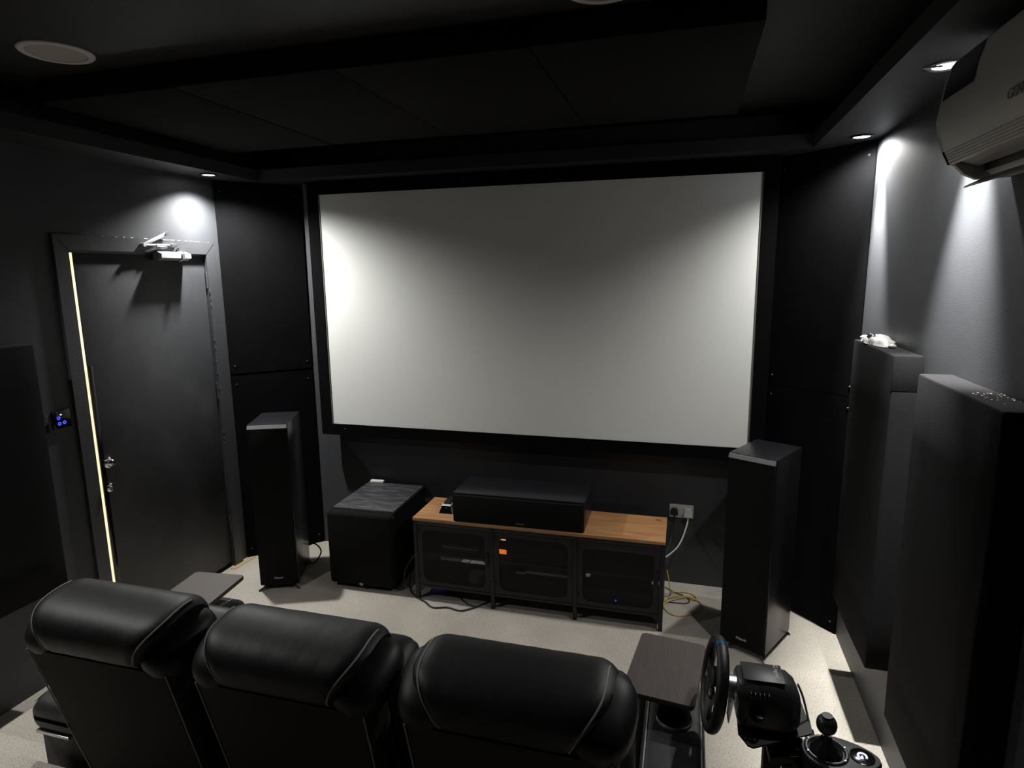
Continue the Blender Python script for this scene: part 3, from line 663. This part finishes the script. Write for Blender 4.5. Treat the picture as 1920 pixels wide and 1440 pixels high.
# ================================================================== SOFA
sofa = thing('recliner_sofa', 'black leather three-seat recliner sofa with tray tables seen from behind', 'sofa', (0, -2.05, 0))
SY = 2.05   # local y = world y + SY
def sy(y): return y+SY
MB().box((-.90, sy(-2.46), .02), (.90, sy(-1.78), .30), .02).build('base', 'leather', sofa)
def seat_unit(cx):
    # backrest shell: leaning slab
    lean = math.atan(.25); H = .825
    M = Matrix.Translation((cx, sy(-2.320), .16)) @ Matrix.Rotation(lean, 4, 'X')
    bk = MB()
    n = 14; R = []
    for i in range(n+1):
        u = i/n; hw = .248+.010*u; z = H*u
        th = .115 if u < .97 else .10
        bul = -.012*math.sin(math.pi*u)*0
        ring = [(p[0], p[1]+bul, z) for p in rrect(-hw, hw, 0, th, .022, 4)]
        R.append([M @ Vector((p[0], -.055+p[1]-.06, p[2])) for p in ring])
    bk.rings(R); bk = bk.build('backrest', 'sofa_back_cloth', sofa, angle=50)
    for s in (-1, 1):
        pp = [M @ Vector((s*(.240+.010*u), -.1145, H*u)) for u in [k/10 for k in range(0, 11)]]
        MB().tube(pp, .0022, 6, smooth=False).build('piping', 'piping', bk)
    # head roll
    c = Vector((0, sy(-2.540), 1.004)); NT, NX = 30, 26
    def prof(phi):
        # phi 0 = front (towards the screen), 90 = top, 180 = rear
        e = 2/2.35
        ca, sa = math.cos(phi), math.sin(phi)
        y = .120*math.copysign(abs(ca)**e, ca); z = .078*math.copysign(abs(sa)**e, sa)
        t = math.radians(10)
        return y*math.cos(t)-z*math.sin(t), y*math.sin(t)+z*math.cos(t)
    def hw(phi):
        d = math.degrees(phi) % 360
        # 90(top) -> .222 , 200 (rear bottom) -> .150
        k = min(max((d-95)/120.0, 0), 1) if d < 270 else 0.5
        k = k*k*(3-2*k)
        return .226-.072*k
    R = []
    for ix in range(NX+1):
        t = -1+2*ix/NX
        tt = math.copysign(1-(1-abs(t))**1.5, t)
        e = max(0, (abs(tt)-.80)/.20)
        sc_ = math.sqrt(max(0, 1-(e*.62)**2))
        ring = []
        for k in range(NT):
            ph = 2*math.pi*k/NT
            y, z = prof(ph)
            wr = 1+.012*noise.noise(Vector((tt*6+cx*9, math.cos(ph)*1.3, math.sin(ph)*1.3)))
            x = tt*(hw(ph)+.018)
            ring.append((cx+x, c.y+y*sc_*wr, c.z+z*sc_*wr))
        R.append(ring)
    hr = MB().rings(R).build('headrest', 'leather', sofa, angle=70)
    for s in (-1, 1):
        pp = []
        for dg in range(60, 222, 6):
            ph = math.radians(dg); y, z = prof(ph)
            tt = hw(ph)/(hw(ph)+.018); e = max(0, (tt-.80)/.20); k = math.sqrt(max(0, 1-(e*.62)**2))
            pp.append((cx+s*hw(ph), c.y+y*k*1.008, c.z+z*k*1.008))
        MB().tube(pp, .0026, 6, smooth=False).build('piping', 'piping', hr)
        # side bolsters hugging the roll
        Mr = Matrix.Rotation(math.radians(24), 3, 'X') @ Matrix.Rotation(s*math.radians(-8), 3, 'Z')
        bo = MB().ellipsoid((cx+s*.216, sy(-2.538), .976), (.080, .108, .060), Mr, 28, 18, 2.5).build('bolster', 'leather', sofa, angle=70)
    # seat cushion and footrest
    MB().box((cx-.288, sy(-2.36), .28), (cx+.288, sy(-1.66), .455), .05, 4).build('seat_cushion', 'leather', sofa, angle=70)
    MB().box((cx-.285, sy(-1.74), .06), (cx+.285, sy(-1.64), .445), .035, 4).build('footrest', 'leather', sofa, angle=70)
    # front padding of the backrest
    M2 = Matrix.Translation((cx, sy(-2.27), .42)) @ Matrix.Rotation(lean, 4, 'X')
    MB().box((-.28, -.10, 0), (.28, .09, .56), .06, 4, M=M2).build('back_cushion', 'leather', sofa, angle=70)
for cx_ in (-.60, .0, .61): seat_unit(cx_)
def arm(xa, xb, side):
    xm = (xa+xb)/2; hw_ = (xb-xa)/2
    body = MB(); R = []
    for y, z0, z1, k in ((-2.462, .02, .505, .95), (-2.455, .02, .512, .98), (-2.2, .02, .512, 1), (-1.75, .02, .512, 1), (-1.68, .02, .47, .97)):
        R.append([(xm+p[0]*k, sy(y), p[1]) for p in rrect(-hw_+.008, hw_-.008, z0, z1, .015, 3)])
    b = body.rings(R).build('armrest', 'leather_arm', sofa, angle=50)
    R = []
    for y, z0, z1, k in ((-2.487, .520, .568, .80), (-2.48, .505, .590, .93), (-2.45, .498, .606, 1), (-2.2, .496, .612, 1), (-1.86, .496, .612, 1), (-1.74, .486, .602, 1), (-1.67, .44, .555, .97), (-1.635, .40, .50, .9), (-1.628, .40, .46, .8)):
        R.append([(xm+p[0]*k, sy(y), p[1]) for p in rrect(-hw_, hw_, z0, z1, .032, 4)])
    pd = MB().rings(R).build('arm_pad', 'leather_arm', sofa, angle=60)
    for s in (-1, 1):
        MB().tube([(xm+s*(hw_-.012), sy(y), z+.0015) for y, z in ((-2.47, .592), (-2.4, .604), (-2.2, .606), (-1.9, .606), (-1.74, .596))], .0024, 6).build('piping', 'piping', pd)
    MB().box((xm-hw_+.016, sy(-2.486), .486), (xm+hw_-.050, sy(-2.462), .497), .002).build('trim_bar', 'silver', b)
    # cup holder
    cu = MB().lathe([(.038, .002), (.038, .010), (.054, .012), (.056, .004), (.052, -.004), (.044, -.004)], (xm, sy(-2.03), .612), seg=36).build('cup_holder', 'chrome', sofa)
    MB().lathe([(0, .0015), (.043, .0015), (.043, .009), (.041, .009), (.041, .0035), (0, .0035)], (xm, sy(-2.03), .612), seg=32).build('cup_well', 'gloss_black', cu)
    return b
arm(-1.110, -.900, -1); arm(.895, 1.082, 1)
def tray(ctr, rot, W, L_, pivot, nm):
    z = .70
    t = MB()
    M = Matrix.Translation((ctr[0], sy(ctr[1]), z)) @ Matrix.Rotation(rot, 4, 'Z')
    lo = rrect(-W/2, W/2, -L_/2, L_/2, .016, 4)
    t.rings([[M @ Vector((a*k, b*k, zz)) for a, b in lo] for zz, k in ((-.018, .985), (-.014, 1), (-.003, 1), (0, .99))])
    o = t.build('tray_table', 'tray_wood', sofa, angle=40)
    MB().cyl((pivot[0], sy(pivot[1]), .585), (pivot[0], sy(pivot[1]), .684), .013, seg=18).lathe([(0, 0), (.045, 0), (.045, .006), (.02, .012), (0, .012)], (pivot[0], sy(pivot[1]), .612)).box((pivot[0]-.03, sy(pivot[1])-.05, .674), (pivot[0]+.03, sy(pivot[1])+.05, .683), .002).build('tray_post', 'metal_black', o)
    return o
tray((.956, -1.892), math.radians(-7), .226, .346, (.975, -1.93), 'R')
tray((-.963, -1.885), math.radians(6.5), .238, .345, (-.975, -1.93), 'L')

# ================================================================== RACING WHEEL, STAND, SHIFTER
ws = thing('wheel_stand', 'black steel wheel stand at the right end of the sofa', 'wheel stand', (1.27, -2.07, 0))
pl_ = [(.095, -.040), (.099, -.028), (.085, .140), (.030, .170), (-.100, .130), (-.105, -.090), (-.082, -.132), (-.068, -.137)]
MB().prism([(x, y, .700) for x, y in pl_], (0, 0, .005)).build('top_plate', 'metal_black', ws)
MB().box((-.02, .0, .05), (.03, .05, .700), .004).build('post', 'metal_black', ws)
MB().box((-.15, .0, .0), (.32, .05, .05), .006).build('foot_bar', 'metal_black', ws)
MB().box((-.02, -.26, .0), (.03, .30, .045), .006).build('foot_bar', 'metal_black', ws)
q = [(-.024, -.037), (.080, -.005), (.074, -.079), (-.020, -.110)]; cq = (.0275, -.058)
sh_ = lambda k: [(cq[0]+(x-cq[0])*k, cq[1]+(y-cq[1])*k) for x, y in q]
lp = MB().plate_hole([(x, y, .640) for x, y in q], [(x, y, .640) for x, y in sh_(.93)], (0, 0, .020)).prism([(x, y, .637) for x, y in sh_(.96)], (0, 0, .003)).build('bracket_tray', 'metal_black', ws, angle=20)
for x, y in ((-.010, -.060), (.063, -.036)): MB().lathe([(0, 0), (.006, 0), (.005, .005), (0, .006)], (x, y, .640), seg=10).build('bolt', 'silver', lp)
MB().cyl((.085, -.01, .695), (.095, -.09, .640), .006).build('shifter_arm', 'silver', ws)
MB().cyl((.100, -.01, .695), (.112, -.085, .640), .006).build('shifter_arm', 'silver', ws)
MB().box((.0, -.06, .60), (.05, .0, .637), .003).build('hinge_block', 'metal_black', ws)
MB().box((.06, -.22, .618), (.25, -.01, .626), .002).build('shifter_plate', 'metal_black', ws)
MB().box((.02, -.06, .590), (.16, -.03, .618), .003).build('shifter_plate_arm', 'metal_black', ws)

rw = thing('racing_wheel', 'black gaming steering wheel mounted on the stand beside the sofa', 'steering wheel', (1.235, -2.070, .705), math.radians(3))
# base body: rounded loft along local x (wheel side = -x)
R = []
for x, hwid, zb, zt, r in ((-.072, .060, .020, .120, .02), (-.066, .074, .008, .132, .025), (-.04, .080, .002, .140, .03), (.02, .080, .0, .142, .03), (.060, .074, .0, .138, .03), (.080, .060, .003, .122, .03), (.090, .045, .012, .100, .02)):
    ring = []
    for a, b in rrect(-hwid, hwid, zb, zt, r, 5):
        k = 1 - .48*min(1, max(0, (b-.052)/.088)) - .10*max(0, (.04-b)/.04)
        ring.append((x, a*k, b))
    R.append(ring)
base = MB().rings([[(p[0]*1.06, p[1]*1.14, p[2]) for p in r] for r in R]).build('wheel_base', 'wheel_plastic', rw, angle=50)
MB().box((-.060, -.043, .1385), (.052, .043, .1425), .001).build('top_panel', 'plastic_black', base)
for k in range(5): MB().box((-.045+k*.012, -.072, .100), (-.0415+k*.012, -.052, .118), .001).build('vent_slot', 'gloss_black', base)
MB().lathe([(0, 0), (.020, 0), (.019, .004), (.010, .003), (0, .002)], (-.028, -.086, .066), (0, -1, .5), seg=20).build('side_port', 'gloss_black', base)
MB().box((-.030, -.100, .060), (-.012, -.088, .066), .002).build('clamp_lever', 'plastic_satin', base)
text('brand_lettering', 'logitech', .016, 'print_white', base, basis((.036, -.002, .1428), (0, -1, 0), (1, 0, 0)), .0004)
text('emblem', 'G', .018, 'print_white', base, basis((.036, .034, .1428), (0, -1, 0), (1, 0, 0)), .0004)
MB().prism([(-.06, -.055, .003), (-.05, -.055, -.004), (.02, -.055, -.004), (.03, -.055, .003)], (0, .11, 0)).build('clamp_foot', 'plastic_black', base)
ax = Vector((1, .02, -.13)).normalized(); wc = Vector((-.137, -.010, .095))
MB().cyl(wc, wc+ax*.070, .030, .036, 28).build('shaft_collar', 'silver', rw)
rim = MB().torus(wc, ax, .122, .0150, 64, 16, 1.15).build('rim', 'leather_rim', rw, angle=80)
ey = Vector((0, 1, .0)); ey = (ey-ax*ey.dot(ax)).normalized(); ez = ax.cross(ey); ez = ez if ez.z > 0 else -ez
def wp(a, r, d=0): return wc + (ey*math.cos(a)+ez*math.sin(a))*r + ax*d
mk = MB(); Rg = []
for dg in (86, 88.6, 91.4, 94):
    a = math.radians(dg); e = (ey*math.cos(a)+ez*math.sin(a))
    Rg.append([wc+e*(.122+.0156*math.cos(u))+ax*(.0156*1.15*math.sin(u)) for u in [2*math.pi*k/16 for k in range(16)]])
mk.rings(Rg).build('blue_marker', 'blue_mark', rim, angle=80)
hub = MB().lathe([(0, -.020), (.030, -.020), (.046, -.010), (.048, .006), (.036, .018), (0, .020)], wc, ax, 36).build('hub', 'plastic_black', rw)
for a0, wd in ((0, .030), (180, .030), (270, .040)):
    a = math.radians(a0); e = ey*math.cos(a)+ez*math.sin(a); pz = ax.cross(e)
    P = [wc+e*.035+pz*wd/2*1.3, wc+e*.116+pz*wd/2, wc+e*.116-pz*wd/2, wc+e*.035-pz*wd/2*1.3]
    MB().prism([p-ax*.008 for p in P], ax*.012).build('spoke', 'silver' if a0 == 270 else 'plastic_satin', rw)
for s in (1, -1):
    P = [wp(math.radians(a), r) for a, r in ((90-s*60, .045), (90-s*56, .086), (90-s*75, .102), (90-s*118, .108), (90-s*128, .075), (90-s*100, .045))]
    MB().prism([p+ax*.036 for p in P], ax*.003).build('paddle', 'chrome', rw)
    for q in range(3): 
        c_ = wp(math.radians(90-s*(70+q*14)), .045)-ax*.012
        MB().lathe([(0, -.006), (.006, -.006), (.006, 0), (0, 0)], c_, ax, 12).build('button', ('blue_mark', 'print_grey', 'print_white')[q], hub)
tag(MB().tube([(1.335, -2.03, .80), (1.352, -2.03, .76), (1.368, -2.06, .70), (1.376, -2.14, .66), (1.366, -2.21, .63), (1.345, -2.25, .58), (1.33, -2.22, .40), (1.31, -2.12, .10), (1.40, -2.0, .006)], .0032).build('wheel_cable', 'cable_grey'), 'thin grey cable hanging behind the gaming wheel base', 'cable')

sh = thing('gear_shifter', 'black and grey six-speed gear shifter beside the gaming wheel', 'gear shifter', (1.428, -2.170, .628))
out = []
for k in range(40):
    a = 2*math.pi*k/40
    # egg-shaped outline: wide round at the lever, tapering toward the logo side
    x = .100*math.cos(a); y = (.066-.016*math.cos(a))*math.sin(a)
    out.append((x, y))
Rr = []
for z, k in ((0, .90), (.03, .95), (.055, 1.0), (.068, 1.0), (.074, .965)): Rr.append([(x*k, y*k, z) for x, y in out])
MB().rings(Rr).build('shifter_body', 'plastic_black', sh, angle=50)
MB().rings([[(x*.965, y*.965, z) for x, y in out] for z in (.074, .0765)]+[[(x*.93, y*.93, .078) for x, y in out]]).build('face_plate', 'shifter_grey', sh, angle=50)
ring_c = Vector((-.036, 0, .078))
bz = MB().torus(ring_c, (0, 0, 1), .050, .006, 44, 10).build('boot_ring', 'plastic_satin', sh)
for k in range(6):
    a = math.radians(20+60*k); MB().lathe([(0, 0), (.0035, 0), (.0028, .002), (0, .0024)], ring_c+Vector((.052*math.cos(a), .052*math.sin(a), .0052)), (0, 0, 1), 10).build('screw', 'silver', bz)
R = []
for z, r in ((.076, .042), (.086, .040), (.094, .032), (.104, .028), (.112, .020), (.124, .014), (.134, .010)):
    R.append([(ring_c.x+(-.006*(z-.076)/.06)+r*(1+.05*math.sin(7*t)*min(1, (z-.07)*30))*math.cos(t), -.012*(z-.076)/.06+r*(1+.05*math.sin(7*t)*min(1, (z-.07)*30))*math.sin(t), z) for t in [2*math.pi*k/42 for k in range(42)]])
MB().rings(R).build('leather_boot', 'leather', sh, angle=60)
kc = Vector((ring_c.x-.012, -.030, .180))
MB().cyl((ring_c.x-.006, -.012, .130), kc, .006, .007).build('lever', 'chrome', sh)
kn = MB().ellipsoid(kc, (.0255, .0255, .0265), None, 28, 18, 2.15).build('knob', 'plastic_satin', sh)
MB().lathe([(0, 0), (.014, -.0005), (.0135, .0012), (0, .0018)], kc+Vector((0, 0, .0258)), (0, 0, 1), 24).build('knob_cap', 'shifter_grey', kn)
lg = Vector((.052, .0, .0780))
dsc = MB().lathe([(0, 0), (.030, 0), (.031, .0015), (.028, .0025), (0, .0028)], lg, (0, 0, 1), 36).build('emblem_disc', 'gloss_black', sh)
g = MB(); GP = []
for dg in range(50, 320, 15):
    a = math.radians(dg); GP.append((lg.x+.0105*math.sin(a), lg.y-.0105*math.cos(a), lg.z+.0030))
for p, q in zip(GP, GP[1:]): 
    g.cyl(p, q, .0028, seg=8)
g.cyl((lg.x-.001, lg.y-.001, lg.z+.003), (lg.x-.001, lg.y-.0095, lg.z+.003), .0028, seg=8).cyl((lg.x-.001, lg.y-.0085, lg.z+.003), (lg.x-.007, lg.y-.008, lg.z+.003), .0028, seg=8)
g.build('emblem', 'glow_white', dsc)
